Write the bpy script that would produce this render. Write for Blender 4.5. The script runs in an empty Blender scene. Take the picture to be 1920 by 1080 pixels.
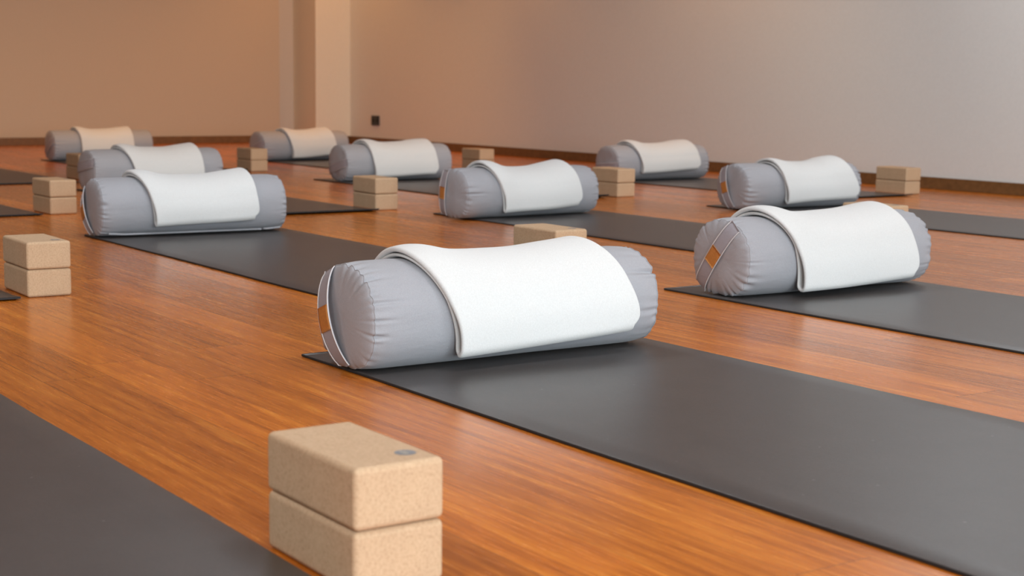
import bpy, math, random
import numpy as np
from mathutils import Vector, Matrix

# ------------------------------------------------------------------ camera
SC = bpy.context.scene
COL = SC.collection
F_PX, YAW, PITCH, ROLL, CAM_H = 2874.8, 0.9677, 0.1314, 0.0121, 0.5814
cam_d = bpy.data.cameras.new('camera')
cam = bpy.data.objects.new('camera', cam_d)
COL.objects.link(cam)
Fv = Vector((-math.sin(YAW) * math.cos(PITCH), math.cos(YAW) * math.cos(PITCH), -math.sin(PITCH)))
Rv = Vector((math.cos(YAW), math.sin(YAW), 0))
Uv = Rv.cross(Fv)
R2 = Rv * math.cos(ROLL) + Uv * math.sin(ROLL)
U2 = -Rv * math.sin(ROLL) + Uv * math.cos(ROLL)
mw = Matrix.Identity(4)
for i in range(3):
    mw[i][0] = R2[i]; mw[i][1] = U2[i]; mw[i][2] = -Fv[i]
mw[2][3] = CAM_H
cam.matrix_world = mw
cam_d.sensor_width = 36.0
cam_d.lens = F_PX / 1920 * 36.0
cam_d.clip_start = 0.05
cam_d.dof.use_dof = True
cam_d.dof.focus_distance = 3.25
cam_d.dof.aperture_fstop = 7.0
SC.camera = cam

# ------------------------------------------------------------------ world, exposure
w = bpy.data.worlds.new('world'); SC.world = w; w.use_nodes = True
w.node_tree.nodes['Background'].inputs[0].default_value = (0.75, 0.87, 1.0, 1)
w.node_tree.nodes['Background'].inputs[1].default_value = 1.0
vs = SC.view_settings
vs.view_transform = 'Standard'; vs.look = 'None'; vs.gamma = 1.0; vs.use_curve_mapping = False
vs.exposure = 0.0

# ------------------------------------------------------------------ lights
X_WIN, X_FAR, Y_R, Y_L, CEIL = 5.0, -13.7, 7.24, -3.2, 2.9
def area(name, loc, rot, sx, sy, power, color):
    d = bpy.data.lights.new(name, 'AREA'); d.shape = 'RECTANGLE'; d.size = sx; d.size_y = sy
    d.energy = power; d.color = color
    o = bpy.data.objects.new(name, d); COL.objects.link(o); o.location = loc; o.rotation_euler = rot
    return o
# daylight through the windows of the wall behind and to the right of the viewer
WINDOWS = [(-2.4, 0.1), (0.6, 3.1), (3.6, 6.1)]
for (y0, y1), pw in zip(WINDOWS, (225, 225, 40)):
    area('daylight', (X_WIN + 0.12, (y0 + y1) / 2, 1.45), (0, math.radians(90), 0), 2.1, y1 - y0 - .1, pw, (0.87, 1.03, 1.11))
def spot(loc, power, angle, blend=0.9, color=(1.0, 0.43, 0.11), aim=None):
    d = bpy.data.lights.new('downlight_or_fill', 'SPOT'); d.energy = power; d.spot_size = math.radians(angle)
    d.spot_blend = blend; d.color = color; d.shadow_soft_size = 0.04
    o = bpy.data.objects.new('downlight_or_fill', d); COL.objects.link(o); o.location = loc
    if aim is not None:
        o.rotation_euler = (Vector(aim) - Vector(loc)).to_track_quat('-Z', 'Y').to_euler()
    return o
spot((-12.9, Y_R - .42, CEIL - 0.03), 30, 100)
for x in (-12.75, -10.4, -8.0, -5.6):
    spot((x, Y_R - 0.75, CEIL - 0.03), (30 if x < -12 else 50) if x < -6 else 10, 110)
for y in (6.4, 4.9, 2.6, 0.4):
    spot((X_FAR + 0.8, y, CEIL - 0.03), 10, 110)
# unseen soft panels added overhead as fill light for the near half
for x in (-4.6, -1.2, 2.2):
    for y in (-1.2, 2.2, 5.9):
        area('overhead_fill', (x, y, CEIL - .02), (0, 0, 0), .6, .6, 34, (.85, .94, 1.0))
for y in (0.8, 3.4, 5.9):  # unseen neutral spots, added to brighten the blankets in mid floor
    spot((-5.9, y, CEIL - 0.03), 75, 100, color=(1.0, .84, .68), aim=(-8.3, y - .1, 0))
for x in (-9.9,):  # unseen tilted warm spots, added to light the fronts of the far blankets
    for y in (0.6, 3.2, 5.6):
        spot((x, y, CEIL - 0.03), 120, 100, color=(1.0, .50, .16), aim=(x - 2.2, y - .1, 0))

# ------------------------------------------------------------------ helpers
def tag(o, label=None, cat=None, group=None, kind=None):
    if label: o['label'] = label
    if cat: o['category'] = cat
    if group: o['group'] = group
    if kind: o['kind'] = kind
    return o
def mesh_obj(name, verts, faces, mat, parent=None, smooth=True):
    me = bpy.data.meshes.new(name)
    me.from_pydata([tuple(map(float, v)) for v in verts], [], [tuple(int(i) for i in f) for f in faces])
    if smooth:
        me.polygons.foreach_set('use_smooth', [True] * len(me.polygons))
    me.materials.append(mat)
    me.update()
    o = bpy.data.objects.new(name, me); COL.objects.link(o)
    if parent: o.parent = parent
    return o
def grid_faces(nu, nv, closed_v=True, off=0, flip=False):
    fs = []
    for i in range(nu - 1):
        for j in range(nv if closed_v else nv - 1):
            a = off + i * nv + j; b = off + i * nv + (j + 1) % nv
            c = off + (i + 1) * nv + (j + 1) % nv; d = off + (i + 1) * nv + j
            fs.append((a, d, c, b) if flip else (a, b, c, d))
    return fs
def box(name, lo, hi, mat, parent=None, bevel=0.0, seg=3):
    (x0, y0, z0), (x1, y1, z1) = lo, hi
    v = [(x0,y0,z0),(x1,y0,z0),(x1,y1,z0),(x0,y1,z0),(x0,y0,z1),(x1,y0,z1),(x1,y1,z1),(x0,y1,z1)]
    f = [(0,3,2,1),(4,5,6,7),(0,1,5,4),(1,2,6,5),(2,3,7,6),(3,0,4,7)]
    o = mesh_obj(name, v, f, mat, parent, smooth=bevel > 0)
    if bevel > 0:
        m = o.modifiers.new('bevel', 'BEVEL'); m.width = bevel; m.segments = seg; m.limit_method = 'NONE'
        m.harden_normals = True
    return o
def empty(name, loc, rz=0):
    o = bpy.data.objects.new(name, None); COL.objects.link(o)
    o.location = loc; o.rotation_euler = (0, 0, rz); o.empty_display_size = 0.1
    return o

# ------------------------------------------------------------------ materials
class N:
    def __init__(s, name):
        s.m = bpy.data.materials.new(name); s.m.use_nodes = True
        s.t = s.m.node_tree; s.b = s.t.nodes['Principled BSDF']
    def n(s, typ, **kw):
        nd = s.t.nodes.new(typ)
        for k, v in kw.items():
            if k.startswith('_'): setattr(nd, k[1:], v)
            else: nd.inputs[k.replace('0', ' ')].default_value = v
        return nd
    def l(s, a, b): s.t.links.new(a, b)
    def coords(s, scale=(1,1,1), rot=(0,0,0), obj=True):
        tc = s.n('ShaderNodeTexCoord'); mp = s.n('ShaderNodeMapping')
        mp.inputs['Scale'].default_value = scale; mp.inputs['Rotation'].default_value = rot
        s.l(tc.outputs['Object'], mp.inputs['Vector']); return mp.outputs['Vector']
    def noise(s, vec, scale, detail=4, rough=.55, dist=0):
        nd = s.n('ShaderNodeTexNoise'); s.l(vec, nd.inputs['Vector'])
        nd.inputs['Scale'].default_value = scale; nd.inputs['Detail'].default_value = detail
        nd.inputs['Roughness'].default_value = rough; nd.inputs['Distortion'].default_value = dist
        return nd.outputs['Fac']
    def ramp(s, fac, stops):
        r = s.n('ShaderNodeValToRGB'); s.l(fac, r.inputs['Fac'])
        e = r.color_ramp.elements
        while len(e) < len(stops): e.new(0.5)
        for i, (p, c) in enumerate(stops):
            e[i].position = p; e[i].color = (*c, 1) if len(c) == 3 else c
        return r.outputs['Color']
    def mix(s, fac, a, b, mode='MIX'):
        nd = s.n('ShaderNodeMix'); nd.data_type = 'RGBA'; nd.blend_type = mode
        if isinstance(fac, (int, float)): nd.inputs[0].default_value = fac
        else: s.l(fac, nd.inputs[0])
        for k, v in ((6, a), (7, b)):
            if isinstance(v, tuple): nd.inputs[k].default_value = (*v, 1)
            else: s.l(v, nd.inputs[k])
        return nd.outputs[2]
    def math(s, op, a, b=0.0, c=None):
        nd = s.n('ShaderNodeMath'); nd.operation = op
        for k, v in ((0, a), (1, b), (2, c)):
            if v is None: continue
            if isinstance(v, (int, float)): nd.inputs[k].default_value = v
            else: s.l(v, nd.inputs[k])
        return nd.outputs[0]
    def bump(s, h, strength, dist):
        nd = s.n('ShaderNodeBump'); nd.inputs['Strength'].default_value = strength
        nd.inputs['Distance'].default_value = dist; s.l(h, nd.inputs['Height'])
        s.l(nd.outputs['Normal'], s.b.inputs['Normal']); return nd
    def base(s, c):
        if isinstance(c, tuple): s.b.inputs['Base Color'].default_value = (*c, 1)
        else: s.l(c, s.b.inputs['Base Color'])
    def set(s, **kw):
        for k, v in kw.items(): s.b.inputs[k.replace('_', ' ')].default_value = v

def wood_floor():
    m = N('bamboo_floor')
    v = m.coords((1, 1, 1))
    sep = m.n('ShaderNodeSeparateXYZ'); m.l(v, sep.inputs[0])
    # planks run along X, 0.13 m wide, 1.85 m long, each row shifted
    row = m.math('FLOOR', m.math('DIVIDE', sep.outputs[1], 0.13))
    wn = m.n('ShaderNodeTexWhiteNoise'); wn.noise_dimensions = '1D'; m.l(row, wn.inputs['W'])
    xs = m.math('ADD', m.math('DIVIDE', sep.outputs[0], 1.85), wn.outputs['Value'])
    pid = m.math('FLOOR', xs)
    cmb = m.n('ShaderNodeCombineXYZ'); m.l(pid, cmb.inputs[0]); m.l(row, cmb.inputs[1])
    wp = m.n('ShaderNodeTexWhiteNoise'); wp.noise_dimensions = '3D'; m.l(cmb.outputs[0], wp.inputs['Vector'])
    # streaks stretched along X, offset per plank
    off = m.n('ShaderNodeVectorMath'); off.operation = 'MULTIPLY_ADD'
    m.l(wp.outputs['Color'], off.inputs[0]); off.inputs[1].default_value = (3, 0.4, 5); m.l(v, off.inputs[2])
    st = m.n('ShaderNodeMapping'); st.inputs['Scale'].default_value = (1.1, 26, 1); m.l(off.outputs[0], st.inputs['Vector'])
    n1 = m.noise(st.outputs['Vector'], 2.2, 8, .68, .35)
    st2 = m.n('ShaderNodeMapping'); st2.inputs['Scale'].default_value = (6, 120, 1); m.l(off.outputs[0], st2.inputs['Vector'])
    n2 = m.noise(st2.outputs['Vector'], 2.0, 5, .7, .2)
    st3 = m.n('ShaderNodeMapping'); st3.inputs['Scale'].default_value = (1.0, 3.5, 1); m.l(off.outputs[0], st3.inputs['Vector'])
    n3 = m.noise(st3.outputs['Vector'], 1.6, 3, .5, .5)
    c1 = m.ramp(n1, [(0.28, (.19, .043, .004)), (0.45, (.44, .120, .011)), (0.56, (.60, .185, .019)), (0.72, (.84, .34, .050))])
    c2 = m.mix(m.math('MULTIPLY', n3, .8), c1, (.50, .145, .015), 'MIX')
    c3 = m.mix(0.55, c2, m.ramp(n2, [(0.3, (.28, .22, .2)), (0.5, (.5, .5, .5)), (0.75, (.72, .74, .7))]), 'OVERLAY')
    tone = m.ramp(wp.outputs['Value'], [(0, (.80, .78, .76)), (1, (1.14, 1.12, 1.08))])
    c4 = m.mix(1.0, c3, tone, 'MULTIPLY')
    # thin joints
    fy = m.math('FRACT', m.math('DIVIDE', sep.outputs[1], 0.13))
    dy = m.math('ABSOLUTE', m.math('SUBTRACT', fy, 0.5))
    jy = m.math('GREATER_THAN', dy, 0.494)
    fx = m.math('ABSOLUTE', m.math('SUBTRACT', m.math('FRACT', xs), 0.5))
    jx = m.math('GREATER_THAN', fx, 0.4993)
    j = m.math('MAXIMUM', jy, jx)
    c5 = m.mix(m.math('MULTIPLY', j, .45), c4, (.10, .03, .008))
    m.base(c5)
    m.set(Roughness=.27, IOR=1.5); m.b.inputs['Specular IOR Level'].default_value = .5
    m.l(m.ramp(n2, [(0.2, (.20,)*3), (0.8, (.31,)*3)]), m.b.inputs['Roughness'])
    m.bump(m.math('ADD', m.math('MULTIPLY', n2, .5), m.math('MULTIPLY', j, -.6)), .12, .0008)
    return m.m
def plain(name, color, rough=.6, noise=0, nscale=200, bump=0, bdist=.001, spec=.5, sheen=0):
    m = N(name); v = m.coords()
    m.set(Roughness=rough); m.b.inputs['Specular IOR Level'].default_value = spec
    if sheen: m.b.inputs['Sheen Weight'].default_value = sheen; m.b.inputs['Sheen Roughness'].default_value = .5
    nz = m.noise(v, nscale, 4, .6)
    lo = tuple(c * (1 - noise) for c in color); hi = tuple(min(1, c * (1 + noise)) for c in color)
    m.base(m.ramp(nz, [(0.3, lo), (0.7, hi)]) if noise else color)
    if bump: m.bump(nz, bump, bdist)
    return m.m
def mat_material():
    m = N('mat_rubber'); v = m.coords()
    fine = m.noise(v, 420, 3, .7); med = m.noise(v, 9, 5, .6, .3)
    st = m.coords((3, 60, 1)); streak = m.noise(st, 1.4, 4, .6)
    c = m.ramp(fine, [(0.25, (.048, .042, .040)), (0.75, (.080, .072, .069))])
    c = m.mix(.35, c, m.ramp(med, [(0.3, (.40,)*3), (0.7, (.60,)*3)]), 'OVERLAY')
    c = m.mix(.25, c, m.ramp(streak, [(0.3, (.42,)*3), (0.7, (.58,)*3)]), 'OVERLAY')
    vo = m.n('ShaderNodeTexVoronoi'); m.l(v, vo.inputs['Vector']); vo.inputs['Scale'].default_value = 16
    dust = m.math('LESS_THAN', vo.outputs['Distance'], .035)
    c = m.mix(m.math('MULTIPLY', dust, .35), c, (.35, .34, .32))
    m.base(c); m.set(Roughness=.37); m.b.inputs['Specular IOR Level'].default_value = .5
    m.bump(fine, .35, .0008)
    return m.m
def cork():
    m = N('cork'); v = m.coords()
    vo = m.n('ShaderNodeTexVoronoi'); m.l(v, vo.inputs['Vector']); vo.inputs['Scale'].default_value = 520
    n1 = m.noise(v, 260, 4, .7); n2 = m.noise(v, 20, 3, .5)
    c = m.ramp(n1, [(0.3, (.45, .295, .175)), (0.52, (.56, .385, .24)), (0.75, (.615, .435, .28))])
    sp = m.ramp(vo.outputs['Color'], [(0.0, (.45,)*3), (0.25, (.5,)*3), (1, (.53,)*3)])
    c = m.mix(.7, c, sp, 'OVERLAY')
    c = m.mix(.3, c, m.ramp(n2, [(0.3, (.45,)*3), (0.7, (.56,)*3)]), 'OVERLAY')
    m.base(c); m.set(Roughness=.75); m.b.inputs['Specular IOR Level'].default_value = .3
    m.bump(n1, .25, .0008)
    return m.m
def fabric(name, color):
    m = N(name); v = m.coords()
    wv = m.n('ShaderNodeTexWave'); wv.bands_direction = 'Y'; m.l(v, wv.inputs['Vector']); wv.inputs['Scale'].default_value = 420; wv.inputs['Distortion'].default_value = 1.5
    fn = m.noise(v, 520, 3, .7); lg = m.noise(v, 6, 3, .5)
    c = m.ramp(fn, [(0.25, tuple(x * .88 for x in color)), (0.75, tuple(x * 1.1 for x in color))])
    c = m.mix(.12, c, m.ramp(lg, [(0.3, (.42,)*3), (0.7, (.58,)*3)]), 'OVERLAY')
    m.base(c); m.set(Roughness=.72); m.b.inputs['Specular IOR Level'].default_value = .3
    m.b.inputs['Sheen Weight'].default_value = .12
    wr = m.coords((9, 3, 9)); wn = m.noise(wr, 2.5, 3, .55, .6)
    h = m.math('ADD', m.math('MULTIPLY', fn, .06), m.math('MULTIPLY', wn, 1.0))
    m.bump(h, .35, .006)
    return m.m
def fleece():
    m = N('blanket_wool'); v = m.coords()
    fn = m.noise(v, 300, 5, .75); lg = m.noise(v, 7, 3, .5)
    c = m.ramp(fn, [(0.25, (.64, .635, .62)), (0.7, (.735, .735, .725))])
    m.base(c); m.set(Roughness=.95); m.b.inputs['Specular IOR Level'].default_value = .1
    m.b.inputs['Sheen Weight'].default_value = .3
    m.bump(m.math('ADD', m.math('MULTIPLY', fn, .5), lg), .3, .002)
    return m.m

FLOOR = wood_floor()
WALL = plain('wall_plaster', (.74, .77, .76), .9, .02, 60, .12, .001, .2)
WALLB = plain('far_wall_tone', (.55, .465, .365), .9, .02, 60, .12, .001, .2)  # browner tone than the right wall
RECESS = plain('recess_tone', (.575, .53, .48), .9, .02, 60, .1, .001, .2)  # greyer tone than the far wall
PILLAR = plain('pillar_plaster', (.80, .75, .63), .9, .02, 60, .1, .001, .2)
DIMW = plain('near_wall_paint', (.36, .28, .21), .9, 0, 50, 0, .001, .2)
CEILM = plain('ceiling_paint', (.50, .43, .35), .9, 0, 50, 0, .001, .2)
BASEB = plain('baseboard_wood', (.17, .085, .03), .45, .2, 30, .05)
MATM = mat_material(); MATE = plain('mat_edge', (.018, .017, .017), .7, .2, 200)
CORK = cork(); INK = plain('stamp_ink', (.22, .22, .23), .6, .2, 300); INKL = plain('stamp_light', (.42, .38, .33), .7, .1, 300)
FAB = fabric('bolster_canvas', (.358, .356, .380)); STR = fabric('strap_webbing', (.33, .31, .34))
THR = plain('stitch_thread', (.66, .64, .64), .7); LEA = plain('tan_leather', (.48, .19, .045), .5, .15, 180, .2)
WOOL = fleece(); BLACK = plain('black_plastic', (.012, .012, .012), .35); DARKH = plain('socket_hole', (.004, .004, .004), .6)
FRAME = plain('window_frame_paint', (.5, .5, .5), .5)

# ------------------------------------------------------------------ room
T = .15
def struct(name, lo, hi, mat, **k):
    return tag(box(name, lo, hi, mat, **k), kind='structure')
struct('floor', (X_FAR - .6, Y_L - .3, -.1), (X_WIN + .3, Y_R + .5, 0), FLOOR)
struct('ceiling', (X_FAR - .6, Y_L - .3, CEIL), (X_WIN + .3, Y_R + .5, CEIL + .1), CEILM)
struct('wall_right', (X_FAR - .6, Y_R, 0), (X_WIN + .3, Y_R + T, CEIL), WALL)
struct('wall_near', (X_FAR - .6, Y_L - T, 0), (X_WIN + .3, Y_L, CEIL), DIMW)
struct('wall_back', (X_FAR - T - .2, Y_L, 0), (X_FAR, 6.657, CEIL), WALLB)          # far wall, ends at a recess
struct('wall_recess', (X_FAR - T - .2, 6.657, 0), (X_FAR - .12, Y_R, CEIL), RECESS)
struct('wall_pillar', (X_FAR - .12, 6.865, 0), (-13.34, Y_R, CEIL), PILLAR)
# window wall
ys = [Y_L] + [y for p in WINDOWS for y in p] + [Y_R]
v = []; f = []
def addbox(v, f, lo, hi):
    o = len(v); (x0, y0, z0), (x1, y1, z1) = lo, hi
    v += [(x0,y0,z0),(x1,y0,z0),(x1,y1,z0),(x0,y1,z0),(x0,y0,z1),(x1,y0,z1),(x1,y1,z1),(x0,y1,z1)]
    f += [tuple(o + i for i in q) for q in ((0,3,2,1),(4,5,6,7),(0,1,5,4),(1,2,6,5),(2,3,7,6),(3,0,4,7))]
for i in range(0, len(ys), 2): addbox(v, f, (X_WIN, ys[i], 0), (X_WIN + .25, ys[i + 1], CEIL))
for y0, y1 in WINDOWS:
    addbox(v, f, (X_WIN, y0, 0), (X_WIN + .25, y1, .35)); addbox(v, f, (X_WIN, y0, 2.55), (X_WIN + .25, y1, CEIL))
tag(mesh_obj('wall_front', v, f, WALL, smooth=False), kind='structure')
for k, (y0, y1) in enumerate(WINDOWS):
    v = []; f = []
    for lo, hi in (((0, y0, .35), (0, y0 + .06, 2.55)), ((0, y1 - .06, .35), (0, y1, 2.55)), ((0, y0, .35), (0, y1, .41)),
                   ((0, y0, 2.49), (0, y1, 2.55)), ((0, (y0 + y1) / 2 - .03, .35), (0, (y0 + y1) / 2 + .03, 2.55))):
        addbox(v, f, (X_WIN + .02, lo[1], lo[2]), (X_WIN + .08, hi[1], hi[2]))
    tag(mesh_obj('window_%d' % (k + 1), v, f, FRAME, smooth=False), kind='structure')
# baseboards
def baseboard(name, lo, hi): return struct(name, lo, hi, BASEB, bevel=.003, seg=2)
baseboard('baseboard_right', (-13.34, Y_R - .014, 0), (X_WIN, Y_R, .07))
baseboard('baseboard_back', (X_FAR, Y_L, 0), (X_FAR + .014, 6.657, .07))
baseboard('baseboard_recess', (X_FAR - .12, 6.657, 0), (X_FAR - .106, 6.851, .07))
baseboard('baseboard_pillar', (-13.34, 6.865, 0), (-13.326, Y_R - .014, .07))

# wall socket: double rounded-square black plate
sk = empty('wall_socket', (-12.83, Y_R, .234))
tag(sk, 'small black double power socket on the warm-lit right wall', 'socket')
box('socket_plate', (-.075, -.012, -.047), (.075, 0, .047), BLACK, sk, bevel=.012, seg=4)
for s in (-1, 1):
    th = np.linspace(0, 2 * np.pi, 24, endpoint=False)
    vv = [(s * .036 + .019 * math.cos(t), -.0145, .019 * math.sin(t)) for t in th] + [(s * .036 + .021 * math.cos(t), -.0118, .021 * math.sin(t)) for t in th]
    ff = [tuple(range(24))] + [(i, 24 + i, 24 + (i + 1) % 24, (i + 1) % 24) for i in range(24)]
    mesh_obj('socket_insert', vv, ff, DARKH, sk)

# ------------------------------------------------------------------ mats
def make_mat(x0, x1, y0, y1, label, rz=0.0, curl0=0.0, curl1=0.0, seed=0):
    """flat foam mat, ends may curl a little; origin at its middle on the floor"""
    L = x1 - x0; W = y1 - y0; th = .0055
    nx, ny = 90, 14
    rng = random.Random(seed); ph = [rng.uniform(0, 6) for _ in range(4)]
    r = .0018
    xs = np.linspace(-L / 2, L / 2, nx); yy = np.linspace(-W / 2, W / 2, ny)
    # ring of y/z profile with slightly rounded edges
    prof = [(y, th) for y in np.linspace(-W / 2 + r, W / 2 - r, ny)] + [(W / 2 - r * .3, th - r * .3), (W / 2, th - r)] + \
           [(W / 2, r * .5)] + [(y, 0) for y in np.linspace(W / 2 - r, -W / 2 + r, ny)] + [(-W / 2, r * .5), (-W / 2, th - r), (-W / 2 + r * .3, th - r * .3)]
    npf = len(prof); V = []
    for x in xs:
        e0 = max(0, 1 - (x + L / 2) / .10); e1 = max(0, 1 - (L / 2 - x) / .10)
        lift = curl0 * e0 ** 2 + curl1 * e1 ** 2
        for (y, z) in prof:
            wob = .0012 * (math.sin(5 * x + ph[0]) + .5 * math.sin(13 * x + ph[1])) * (abs(y) / (W / 2)) ** 6
            V.append((x, y + wob, z + lift + 0.0003))
    F = grid_faces(nx, npf, True, flip=True)
    F += [tuple(reversed(range(npf))), tuple(range((nx - 1) * npf, nx * npf))]
    o = mesh_obj('yoga_mat', V, F, MATM, smooth=True)
    o.data.materials.append(MATE)
    for p in o.data.polygons:
        c = p.center
        if c.z - 0.0003 < th * .93 and abs(abs(c.y) - W / 2) < .006 or len(p.vertices) > 4 or (p.normal.z < -.5):
            p.material_index = 1
            p.use_smooth = False
    o.location = ((x0 + x1) / 2, (y0 + y1) / 2, 0); o.rotation_euler = (0, 0, rz)
    tag(o, label, 'yoga mat', 'charcoal yoga mats')
    return o
MATS = [
 (-2.92, -.92, 1.466, 2.240, 'charcoal yoga mat under the nearest, largest bolster, running off at lower right', 0, 0, 0),
 (-3.37, -1.36, 2.853, 3.637, 'charcoal yoga mat under the big bolster at right with the orange diamond patch', 0, 0, 0),
 (-3.50, -1.48, .025, .802, 'charcoal yoga mat filling the bottom left corner, beside the nearest cork blocks', 0, 0, 0),
 (-5.645, -3.70, 1.930, 2.706, 'charcoal yoga mat running from the large left bolster to behind the nearest bolster', 0, 0, 0),
 (-5.89, -3.90, 3.62, 4.39, 'charcoal yoga mat in mid floor, under the central bolster, passing behind the right bolster', 0, 0, 0),
 (-5.69, -3.65, 5.08, 5.868, 'charcoal yoga mat running off the right edge, under the bolster behind the big right one', 0, 0, 0),
 (-8.05, -6.125, 2.71, 3.475, 'charcoal yoga mat whose end shows between the large left bolster and a cork block stack', 0, 0, .009),
 (-8.335, -6.35, 4.27, 4.985, 'charcoal yoga mat under the bolster left of centre, its end by the half-hidden block stack', 0, 0, .014),
 (-7.72, -5.74, 5.90, 6.64, 'charcoal yoga mat under the farthest right bolster near the pale wall', 0, 0, .006),
 (-11.17, -9.27, 3.51, 4.27, 'dark yoga mat under the farthest left bolster, along the far wall', 0, 0, .014),
 (-10.66, -8.72, 4.935, 5.68, 'dark yoga mat under the far bolster in front of the pillar', 0, 0, 0),
 (-6.07, -4.06, .45, 1.212, 'dark yoga mat corner at the left edge by the second nearest block stack', 0, 0, .004),
 (-8.60, -6.58, 1.30, 2.072, 'charcoal yoga mat end at left edge, beside the stack left of the overlapping bolsters', 0, 0, .004),
 (-10.60, -8.60, 2.16, 2.925, 'dark yoga mat end farthest back at the left edge, before the far wall', 0, 0, .004),
]
for i, a in enumerate(MATS):
    make_mat(a[0], a[1], a[2], a[3], a[4], a[5], a[6], a[7], seed=i)

# ------------------------------------------------------------------ cork blocks
BL, BW, BH = .23, .12, .0745
def block_proto():
    r = empty('cork_block', (0, 0, 0))
    b = box('block_body', (-BL / 2, -BW / 2, 0.0003), (BL / 2, BW / 2, BH), CORK, r, bevel=.008, seg=5)
    return r
def disc(name, r0, r1, z, mat, parent, cx, cy, n=40):
    th = np.linspace(0, 2 * np.pi, n, endpoint=False)
    V = [(cx + r1 * math.cos(t), cy + r1 * math.sin(t), z) for t in th]
    if r0 > 0:
        V += [(cx + r0 * math.cos(t), cy + r0 * math.sin(t), z) for t in th]
        F = [(i, (i + 1) % n, n + (i + 1) % n, n + i) for i in range(n)]
    else: F = [tuple(range(n))]
    return mesh_obj(name, V, F, mat, parent, smooth=False)
proto = block_proto()
first = [True]
def place_block(x, y, z, rz, label, stamp):
    global proto
    if first[0]: r = proto; first[0] = False
    else:
        r = proto.copy(); COL.objects.link(r)
        for ch in [c for c in proto.children if c.name.startswith('block_body')]:
            c = ch.copy(); COL.objects.link(c); c.parent = r
    # (x, y) = the corner nearest the viewer; block runs to -X and +Y from it
    c, s = math.cos(rz), math.sin(rz); lx, ly = -BL / 2, BW / 2
    r.location = (x + lx * c - ly * s, y + lx * s + ly * c, z); r.rotation_euler = (0, 0, rz)
    tag(r, label, 'cork block', 'cork yoga blocks stacked in pairs')
    if stamp:
        # round grey printed stamp with a small flower-like mark left light
        st = disc('printed_stamp', 0, .0132, BH + .0003, INK, r, BL / 2 - .041, .030)
        V = []; F = []
        for k in range(5):
            a = math.radians(30 + 30 * k); px, py = BL / 2 - .041, .024
            d = Vector((math.cos(a), math.sin(a))); n_ = Vector((-d.y, d.x)); o = len(V)
            for (u, q) in ((.001, 0), (.006, .0022), (.0125, 0), (.006, -.0022)):
                V.append((px + d.x * u + n_.x * q, py + d.y * u + n_.y * q, BH + .0005))
            F.append((o, o + 3, o + 2, o + 1))
        mesh_obj('stamp_mark', V, F, INKL, st, smooth=False)
    return r
STACKS = [
 (-1.4874, .8125, .0018, 'in the nearest stack at bottom centre', 1),
 (-4.0900, 1.2406, -.0113, 'in the second nearest stack, at the left edge', 1),
 (-3.7120, 2.7150, .0, 'in the stack partly hidden behind the nearest bolster', 1),
 (-3.9150, 4.3950, .0, 'in the stack hidden behind the big right bolster', 1),
 (-6.1779, 3.4844, -.0186, 'in the stack between the large left bolster and the central bolster', 1),
 (-6.6003, 2.1100, .0268, 'in the stack just left of the large left bolster', 1),
 (-6.3625, 5.0517, -.0023, 'in the stack touching the right end of the central bolster', 1),
 (-5.8223, 6.6771, -.0224, 'in the stack near the pale wall at far right', 1),
 (-9.2539, 4.2875, -.0057, 'in the far stack by the bolster in front of the pillar', 1),
 (-8.7100, 5.7200, .0, 'in the far stack against the right wall behind the central bolster', 1),
 (-8.8400, 3.0000, .0, 'in the dark stack half hidden behind the left pair of bolsters', 1),
]
rb = random.Random(4)
for i, (x, y, rz, where, stamp) in enumerate(STACKS):
    place_block(x + rb.uniform(-.002, .002), y + .0, 0, rz + rb.uniform(-.006, .006), 'cork block, lower one ' + where, False)
    place_block(x, y, BH + .0006, rz, 'cork block, upper one ' + where, stamp)

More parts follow.
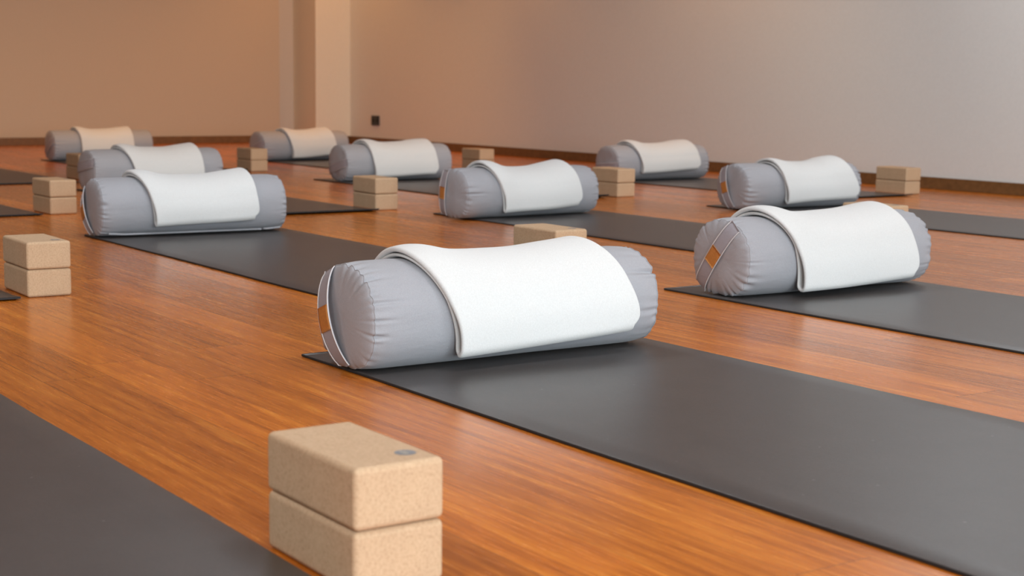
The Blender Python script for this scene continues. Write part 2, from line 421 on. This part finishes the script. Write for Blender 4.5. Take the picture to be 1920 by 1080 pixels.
# ------------------------------------------------------------------ bolsters
BA, BHH, BLEN = .122, .2166, .765   # half width, height, length
def section(th, a, h):
    """rounded cross-section, flatter underneath; returns x, z (z from the floor)"""
    c, s = np.cos(th), np.sin(th)
    n = np.where(s < 0, 2.7, 2.15)
    r = (np.abs(c) ** n + np.abs(s) ** n) ** (-1 / n)
    return a * r * c, h / 2 * r * s + h / 2
def dent(y, z, depth):
    """the middle of a bolster is pressed down a little under its blanket"""
    k = np.clip((z - .08) / .14, 0, 1)
    return depth * np.exp(-np.abs(np.asarray(y, float) - .01) ** 4 / .17 ** 4) * k * k * (3 - 2 * k)
DENT = (.012, .014, .017, .020, .016, .014, .010, .010, .014, .014)
class Bolster:
    def __init__(s, seed, hi=True, dep=.015):
        s.rng = np.random.RandomState(seed); s.hi = hi; s.dep = dep
        s.nt = 300 if hi else 180
        s.th = np.linspace(0, 2 * np.pi, s.nt, endpoint=False)
        s.yseam = BLEN / 2 - .0235
        s.cr = []
        for side in (-1, 1):
            L = []
            k = 30
            for j in range(k):
                t = 2 * np.pi * (j + s.rng.uniform(-.35, .35)) / k
                L.append((t, s.rng.uniform(.03, .085), min(.0085, .0008 + s.rng.exponential(.0030)), s.rng.choice([.012, .02, .035, .06], p=[.35, .3, .2, .15])))
            s.cr.append(L)
        s.lump = [(s.rng.uniform(0, 6.28), s.rng.uniform(-.3, .3), s.rng.uniform(.3, .7), s.rng.uniform(.05, .12), s.rng.uniform(-.002, .0016)) for _ in range(10)]
    def disp(s, y):
        d = np.zeros(s.nt)
        for side, L in zip((-1, 1), s.cr):
            dist = abs(y - side * s.yseam)
            for (t, w, dep, ln) in L:
                dt = (s.th - t + np.pi) % (2 * np.pi) - np.pi
                # creases lean a little as they run away from the seam
                g = np.exp(-(dist / ln) ** 2)
                if g < .01: continue
                d -= dep * g * np.exp(-(dt / w) ** 2)
                d += dep * .35 * g * np.exp(-((np.abs(dt) - 1.7 * w) / w) ** 2)
        for (t, y0, wt, wy, a) in s.lump:
            dt = (s.th - t + np.pi) % (2 * np.pi) - np.pi
            d += a * np.exp(-(dt / wt) ** 2 - ((y - y0) / wy) ** 2)
        return d
    def ring(s, y, scale, extra=0.0):
        x, z = section(s.th, BA, BHH)
        cx, cz = 0, BHH * .48
        d = s.disp(y)
        nx, nz = np.cos(s.th), np.sin(s.th)
        k = np.clip((scale - .25) / .75, 0, 1)
        X = cx + (x - cx) * scale + nx * (d * k + extra)
        Z = cz + (z - cz) * scale + nz * (d * k + extra)
        Z = np.maximum(Z - dent(y, Z, s.dep), 0.0006)
        return np.stack([X, np.full(s.nt, y), Z], 1)
    def capy(s, q):     # q: radius fraction -> how far the cap bulges beyond the seam
        return .017 * (1 - q ** 3.0) ** .6
    def build(s, root):
        ys_ = s.yseam
        # body
        g = np.linspace(0, 1, 15) ** 1.4 * .11
        ends = ys_ - g; mid = np.linspace(ys_ - .11, -(ys_ - .11), 16)[1:-1]
        Y = np.concatenate([ends, mid, -ends[::-1]]) if s.hi else np.concatenate([ys_ - np.linspace(0, 1, 8) ** 1.4 * .11, np.linspace(ys_ - .11, -(ys_ - .11), 8)[1:-1], -(ys_ - np.linspace(0, 1, 8) ** 1.4 * .11)[::-1]])
        V = []
        for y in Y:
            d = ys_ - abs(y)
            sc = 1.0 - .018 * math.exp(-(d / .008) ** 2) - .028 * math.exp(-(d / .024) ** 2) + .006 * math.cos(y / .38 * math.pi / 2)
            V.append(s.ring(y, sc))
        V = np.concatenate(V)
        mesh_obj('body', V, grid_faces(len(Y), s.nt, True), FAB, root)
        # caps
        for side in (-1, 1):
            qs = np.array([1, .985, .955, .91, .85, .77, .67, .55, .42, .28, .14, .05])
            V = []
            for q in qs:
                y = ys_ + s.capy(q)
                V.append(s.ring(side * y, .957 * q))
            V = np.concatenate(V); V[:, 1] = side * (ys_ + np.repeat([s.capy(q) for q in qs], s.nt))
            # soft dents on the cap
            for _ in range(7):
                cx, cz = s.rng.uniform(-.08, .08), s.rng.uniform(.03, .19); rr = s.rng.uniform(.02, .045)
                V[:, 1] -= side * .004 * s.rng.uniform(-.6, 1) * np.exp(-((V[:, 0] - cx) ** 2 + (V[:, 2] - cz) ** 2) / rr ** 2) * (V[:, 1] * side > ys_ + .008)
            n = s.nt; F = grid_faces(len(qs), n, True, flip=side < 0)
            last = (len(qs) - 1) * n; ctr = len(V)
            V = np.concatenate([V, V[last:last + n].mean(0)[None]])
            for j in range(n):
                a_, b_ = last + j, last + (j + 1) % n
                F.append((a_, ctr, b_) if side < 0 else (a_, b_, ctr))
            F = [tuple(reversed(f)) for f in F]
            mesh_obj('end_panel', V, F, FAB, root)
            # stitched seam ring
            R = s.ring(side * ys_, .958)
            tube('seam_stitching', R, .0011, FAB, root, closed=True)
def tube(name, P, r, mat, parent, closed=False, n=6):
    P = np.asarray(P); m = len(P); V = []
    for i in range(m):
        a = P[(i - 1) % m] if closed or i > 0 else P[i]; b = P[(i + 1) % m] if closed or i < m - 1 else P[i]
        t = b - a; t = t / (np.linalg.norm(t) + 1e-9)
        u = np.cross(t, (0, 1, 0.01)); u /= np.linalg.norm(u) + 1e-9; v_ = np.cross(t, u)
        for k in range(n):
            an = 2 * math.pi * k / n
            V.append(P[i] + r * (u * math.cos(an) + v_ * math.sin(an)))
    F = grid_faces(m, n, True)
    if closed: F += [((m - 1) * n + j, (m - 1) * n + (j + 1) % n, (j + 1) % n, j) for j in range(n)]
    return mesh_obj(name, V, F, mat, parent)

def strap(b, root, ang, bow, shift=0.0, width=.046, bow_pow=1.0, patch=True):
    """webbing handle sewn across the -Y end panel; ang = direction of the chord in the panel (deg from vertical, + leans to the front)"""
    a = math.radians(ang); d = np.array([math.sin(a), math.cos(a)]); nrm = np.array([d[1], -d[0]])
    c0 = np.array([0, BHH * .48]) + nrm * shift
    def reach(sg):
        t = 0
        while t < .3:
            p = c0 + sg * d * t; th = math.atan2((p[1] - BHH * .48) / (BHH / 2), p[0] / BA)
            x, z = section(np.array([th]), BA, BHH)
            if np.hypot(p[0], p[1] - BHH * .48) > np.hypot(x[0], z[0] - BHH * .48) * .958: break
            t += .001
        return t
    tp, tm = reach(1), reach(-1)
    def surf(p):
        th = math.atan2((p[1] - BHH * .48) / (BHH / 2), p[0] / BA + 1e-9)
        x, z = section(np.array([th]), BA, BHH)
        q = min(1, np.hypot(p[0], p[1] - BHH * .48) / np.hypot(x[0], z[0] - BHH * .48) / .958)
        return b.yseam + b.capy(q)
    def grid(t0, t1, w, n, lift, th_=.0022, nw=8):
        top = []; rows = []
        for i in range(n):
            u = t0 + (t1 - t0) * i / (n - 1)
            t = -tm + (tp + tm) * u
            c = c0 + d * t
            bw = bow * math.sin(math.pi * u) ** bow_pow
            ring = []
            for j in range(nw):
                q = (j / (nw - 1) - .5) * w
                p = c + nrm * q
                y = max(surf(p), surf(c) * 1.0 - .004) + .0025 + bw + lift
                ring.append((p[0], -y - th_ / 2, max(p[1], .004)))
            for j in reversed(range(nw)):
                q = (j / (nw - 1) - .5) * w
                p = c + nrm * q
                y = max(surf(p), surf(c) * 1.0 - .004) + .0025 + bw + lift
                ring.append((p[0], -y + th_ / 2, max(p[1], .004)))
            rows += ring
        return rows, n, 2 * nw
    V, n, m = grid(0.0, 1.0, width, 48, 0)
    F = grid_faces(n, m, True) + [tuple(range(m)), tuple(reversed(range((n - 1) * m, n * m)))]
    st = mesh_obj('handle_strap', V, F, STR, root)
    # light stitching along both edges
    for e in (0, 7):
        P = np.array([V[i * m + e] for i in range(n)]) + np.array([0, -.0006, 0])
        tube('edge_piping', P, .0013, THR, st)
    if patch:
        V, n, m = grid(.5 - .026 / (tp + tm), .5 + .026 / (tp + tm), .042, 10, .0022, .0022, 8)
        F = grid_faces(n, m, True) + [tuple(range(m)), tuple(reversed(range((n - 1) * m, n * m)))]
        mesh_obj('leather_patch', V, F, LEA, st)['label'] = 'tan leather patch'

# ------------------------------------------------------------------ blankets
def blanket(root_loc, rz, yl_t, yl_b, yr_t, yr_b, label, zf=.045, seed=0, sag=.010, hem=.02, dep=.015):
    """blanket folded over and draped across a bolster; the fold hangs at the front"""
    rng = np.random.RandomState(seed)
    zb = .0070
    def pt(phi, off):
        x, z = section(np.array([phi]), BA, BHH)
        e = 1e-3; x2, z2 = section(np.array([phi + e]), BA, BHH)
        t = np.array([x2[0] - x[0], z2[0] - z[0]]); t /= np.linalg.norm(t); nn = np.array([t[1], -t[0]])
        return np.array([x[0], z[0] + zb]) + nn * off
    def layer(off, xf, zend, n):
        P = [pt(p, off) for p in np.linspace(math.radians(197), math.radians(16), n)]
        a = P[-1]; b = np.array([xf, zend])
        for k in range(1, 13):
            u = k / 12
            c = a * (1 - u) + b * u; c[0] += .006 * math.sin(math.pi * u) * (1 if off > .012 else .3)
            P.append(c)
        return P
    ti, to = .0040, .0060      # half thickness of the inner and outer layer
    inner = layer(ti + .0046, .1270, zf + .020, 46)
    outer = layer(ti * 2 + to + .0058, .1545, zf + .017, 46)
    # fold at the bottom
    a, b = inner[-1], outer[-1]; c = (a + b) / 2; r = np.linalg.norm(b - a) / 2
    turn = []
    base = math.atan2(*(a - c)[::-1])
    for k in range(1, 8):
        an = base + math.pi * k / 8
        turn.append(c + r * np.array([math.cos(an), math.sin(an) * 1.0]))
    path = inner + turn + outer[::-1]
    ni, nt_, no = len(inner), len(turn), len(outer)
    path = np.array(path); m = len(path)
    tang = np.gradient(path, axis=0); tang /= np.linalg.norm(tang, axis=1)[:, None] + 1e-9
    nor = np.stack([tang[:, 1], -tang[:, 0]], 1)
    # station: 0 at the back edge, 1 at the front fold (same for both layers)
    s = np.concatenate([np.linspace(0, 1, ni), np.ones(nt_), np.linspace(1, 0, no)])
    lay = np.concatenate([np.zeros(ni), np.linspace(0, 1, nt_), np.ones(no)])
    ny, ne = 44, 7
    V = []
    ph = rng.uniform(0, 6.28, 8)
    for i in range(m):
        S = s[i]; f = np.clip((S - .45) / .55, 0, 1)
        f = f * f * (3 - 2 * f)
        yl = yl_t + (yl_b - yl_t) * f; yr = yr_t + (yr_b - yr_t) * f
        if lay[i] < .5: yl += .004 + .003 * math.sin(9 * S + ph[0]); yr -= .006
        yl += .003 * math.sin(11 * S + ph[1]); yr += .002 * math.sin(8 * S + ph[2])
        # round the lower right corner
        rc = .022; dd = (1 - S) * .33
        if dd < rc: yr -= rc * .8 * (1 - math.sqrt(max(0, 1 - (1 - dd / rc) ** 2)))
        t = ti + (to - ti) * lay[i]
        t *= 1 + .08 * math.sin(15 * S + ph[3])
        ring = []
        ya = np.linspace(yl + t, yr - t, ny)
        sec = [(y, 1.0, 0) for y in ya]
        for k in range(1, ne): 
            an = math.pi / 2 - math.pi * k / ne; sec.append((yr - t + t * math.cos(an), math.sin(an), 1))
        sec += [(y, -1.0, 0) for y in ya[::-1]]
        for k in range(1, ne):
            an = -math.pi / 2 - math.pi * k / ne; sec.append((yl + t + t * math.cos(an), math.sin(an), 1))
        topw = math.exp(-((S - .50) / .20) ** 2)
        for (y, sg, _) in sec:
            u = (y - yl) / (yr - yl)
            # ends ride up, middle sags on to the bolster
            lift = sag * topw * ((2 * abs(u - .5)) ** 2.2) * lay[i] * .9 - lay[i] * topw * .004
            lift += lay[i] * topw * (.001 if seed == 1 else .006) * math.exp(-((u - .80) / .13) ** 2) + lay[i] * topw * .006 * math.exp(-((u - .13) / .10) ** 2)
            lift += lay[i] * .0018 * math.sin(7 * u + 5 * S + ph[4])
            # the front panel leans out and in a little along its width
            lift += lay[i] * .004 * f * math.sin(4.2 * u + ph[5])
            # edge of the outer layer pinches toward the bolster
            if lay[i] > .5 and u < .06: lift -= .004 * (1 - u / .06) * (1 - f)
            o = -(1 if lay[i] >= 0 else 1)
            # outward direction = away from the bolster axis
            q = path[i]; out = q - np.array([0, .10]); out /= np.linalg.norm(out)
            p = q + nor[i] * sg * t + out * lift
            z = p[1] - float(dent(y, p[1], dep))
            # hem not quite level
            z += f ** 2 * (.004 + hem * u + .002 * math.sin(5.0 * u + ph[6]))
            V.append((p[0], y, max(z, .0075)))
    npf = ny * 2 + 2 * (ne - 1)
    F = grid_faces(m, npf, True, flip=True)
    F += [tuple(reversed(range(npf))), tuple(range((m - 1) * npf, m * npf))]
    o = mesh_obj('folded_blanket', V, F, WOOL)
    sub = o.modifiers.new('smooth', 'SUBSURF'); sub.levels = 1; sub.render_levels = 1
    o.location = root_loc; o.rotation_euler = (0, 0, rz)
    tag(o, label, 'blanket', 'folded white blankets on the bolsters')
    return o

# name, x, y, rot, strap angle, bow, shift, blanket (yl_t, yl_b, yr_t, yr_b, zfront), where
BOL = [
 ( -2.717, 1.825, .000,  -20, .016, -.028, (-.245, -.182, .215, .278, .048), 'nearest, largest bolster in the middle'),
 ( -3.157, 3.244, -.016, 38, .002, -.012, (-.245, -.192, .238, .272, .036), 'big bolster at right with the orange diamond patch'),
 ( -5.542, 2.298, -.041, -30, .008, -.050, (-.225, -.172, .222, .236, .060), 'front one of the two overlapping bolsters at left'),
 ( -5.625, 3.910, .038,  5, .003, -.055, (-.232, -.188, .210, .240, .045), 'central bolster in mid floor'),
 ( -5.431, 5.389, -.057, -18, .012, -.025, (-.165, -.147, .262, .318, .050), 'bolster right behind the big right bolster'),
 ( -7.868, 3.067, .048, 80, .002, -.030, (-.200, -.150, .226, .232, .048), 'rear one of the two overlapping bolsters at left'),
 ( -8.075, 4.662, .002, 75, .002, .020, (-.216, -.191, .232, .242, .047), 'bolster left of centre below the wall socket'),
 ( -7.456, 6.198, -.013, 85, .002, .020, (-.233, -.196, .244, .262, .068), 'farthest bolster at right by the pale wall'),
 (-10.960, 3.878, -.016, 60, .002, .010, (-.190, -.176, .210, .212, .036), 'farthest bolster at left by the far wall'),
 (-10.444, 5.238, .062, 70, .002, .010, (-.170, -.146, .212, .238, .042), 'far bolster in front of the pillar'),
]
LAB = ['grey canvas bolster nearest the viewer, white blanket folded over it, strap bowed at its end',
 'grey canvas bolster at right with an orange diamond patch on its slanting strap',
 'grey canvas bolster at left with light seam along its foot, overlapping another',
 'grey canvas bolster in mid floor with a block stack touching its right end',
 'grey canvas bolster with tan patch, directly behind the big bolster at right',
 'brownish grey bolster at left, mostly hidden behind the large left bolster',
 'brownish grey bolster left of centre, under the wall socket, behind a block stack',
 'brownish grey bolster farthest back at right, just before the pale wall',
 'dark grey bolster farthest back at left, in front of the far wall',
 'dark brownish bolster far back in front of the pillar']
for i, (x, y, rz, ang, bow, sh, bl, where) in enumerate(BOL):
    root = empty('bolster', (x, y, .0066), rz)
    tag(root, LAB[i], 'bolster', 'grey bolsters set across the mats')
    b = Bolster(10 + i, hi=i < 5, dep=DENT[i])
    b.build(root)
    strap(b, root, ang, bow, sh, patch=i < 5)
    if i == 2:
        P = [(BA * .86 + .002 * math.sin(6 * t), t, .012 + .004 * math.exp(-((abs(t) - .34) / .04) ** 2)) for t in np.linspace(-.338, .338, 60)]
        tube('foot_piping', P, .0035, FAB, root, n=8)
    tone = 'cream' if i in (8, 9) else 'white'
    blanket((x, y, 0), rz, bl[0], bl[1], bl[2], bl[3], '%s folded blanket draped over the %s' % (tone, where), zf=bl[4] - .02, seed=i, dep=DENT[i], hem=(.022, .016, .014, .022, .016, .012, .010, .018, .012, .018)[i])
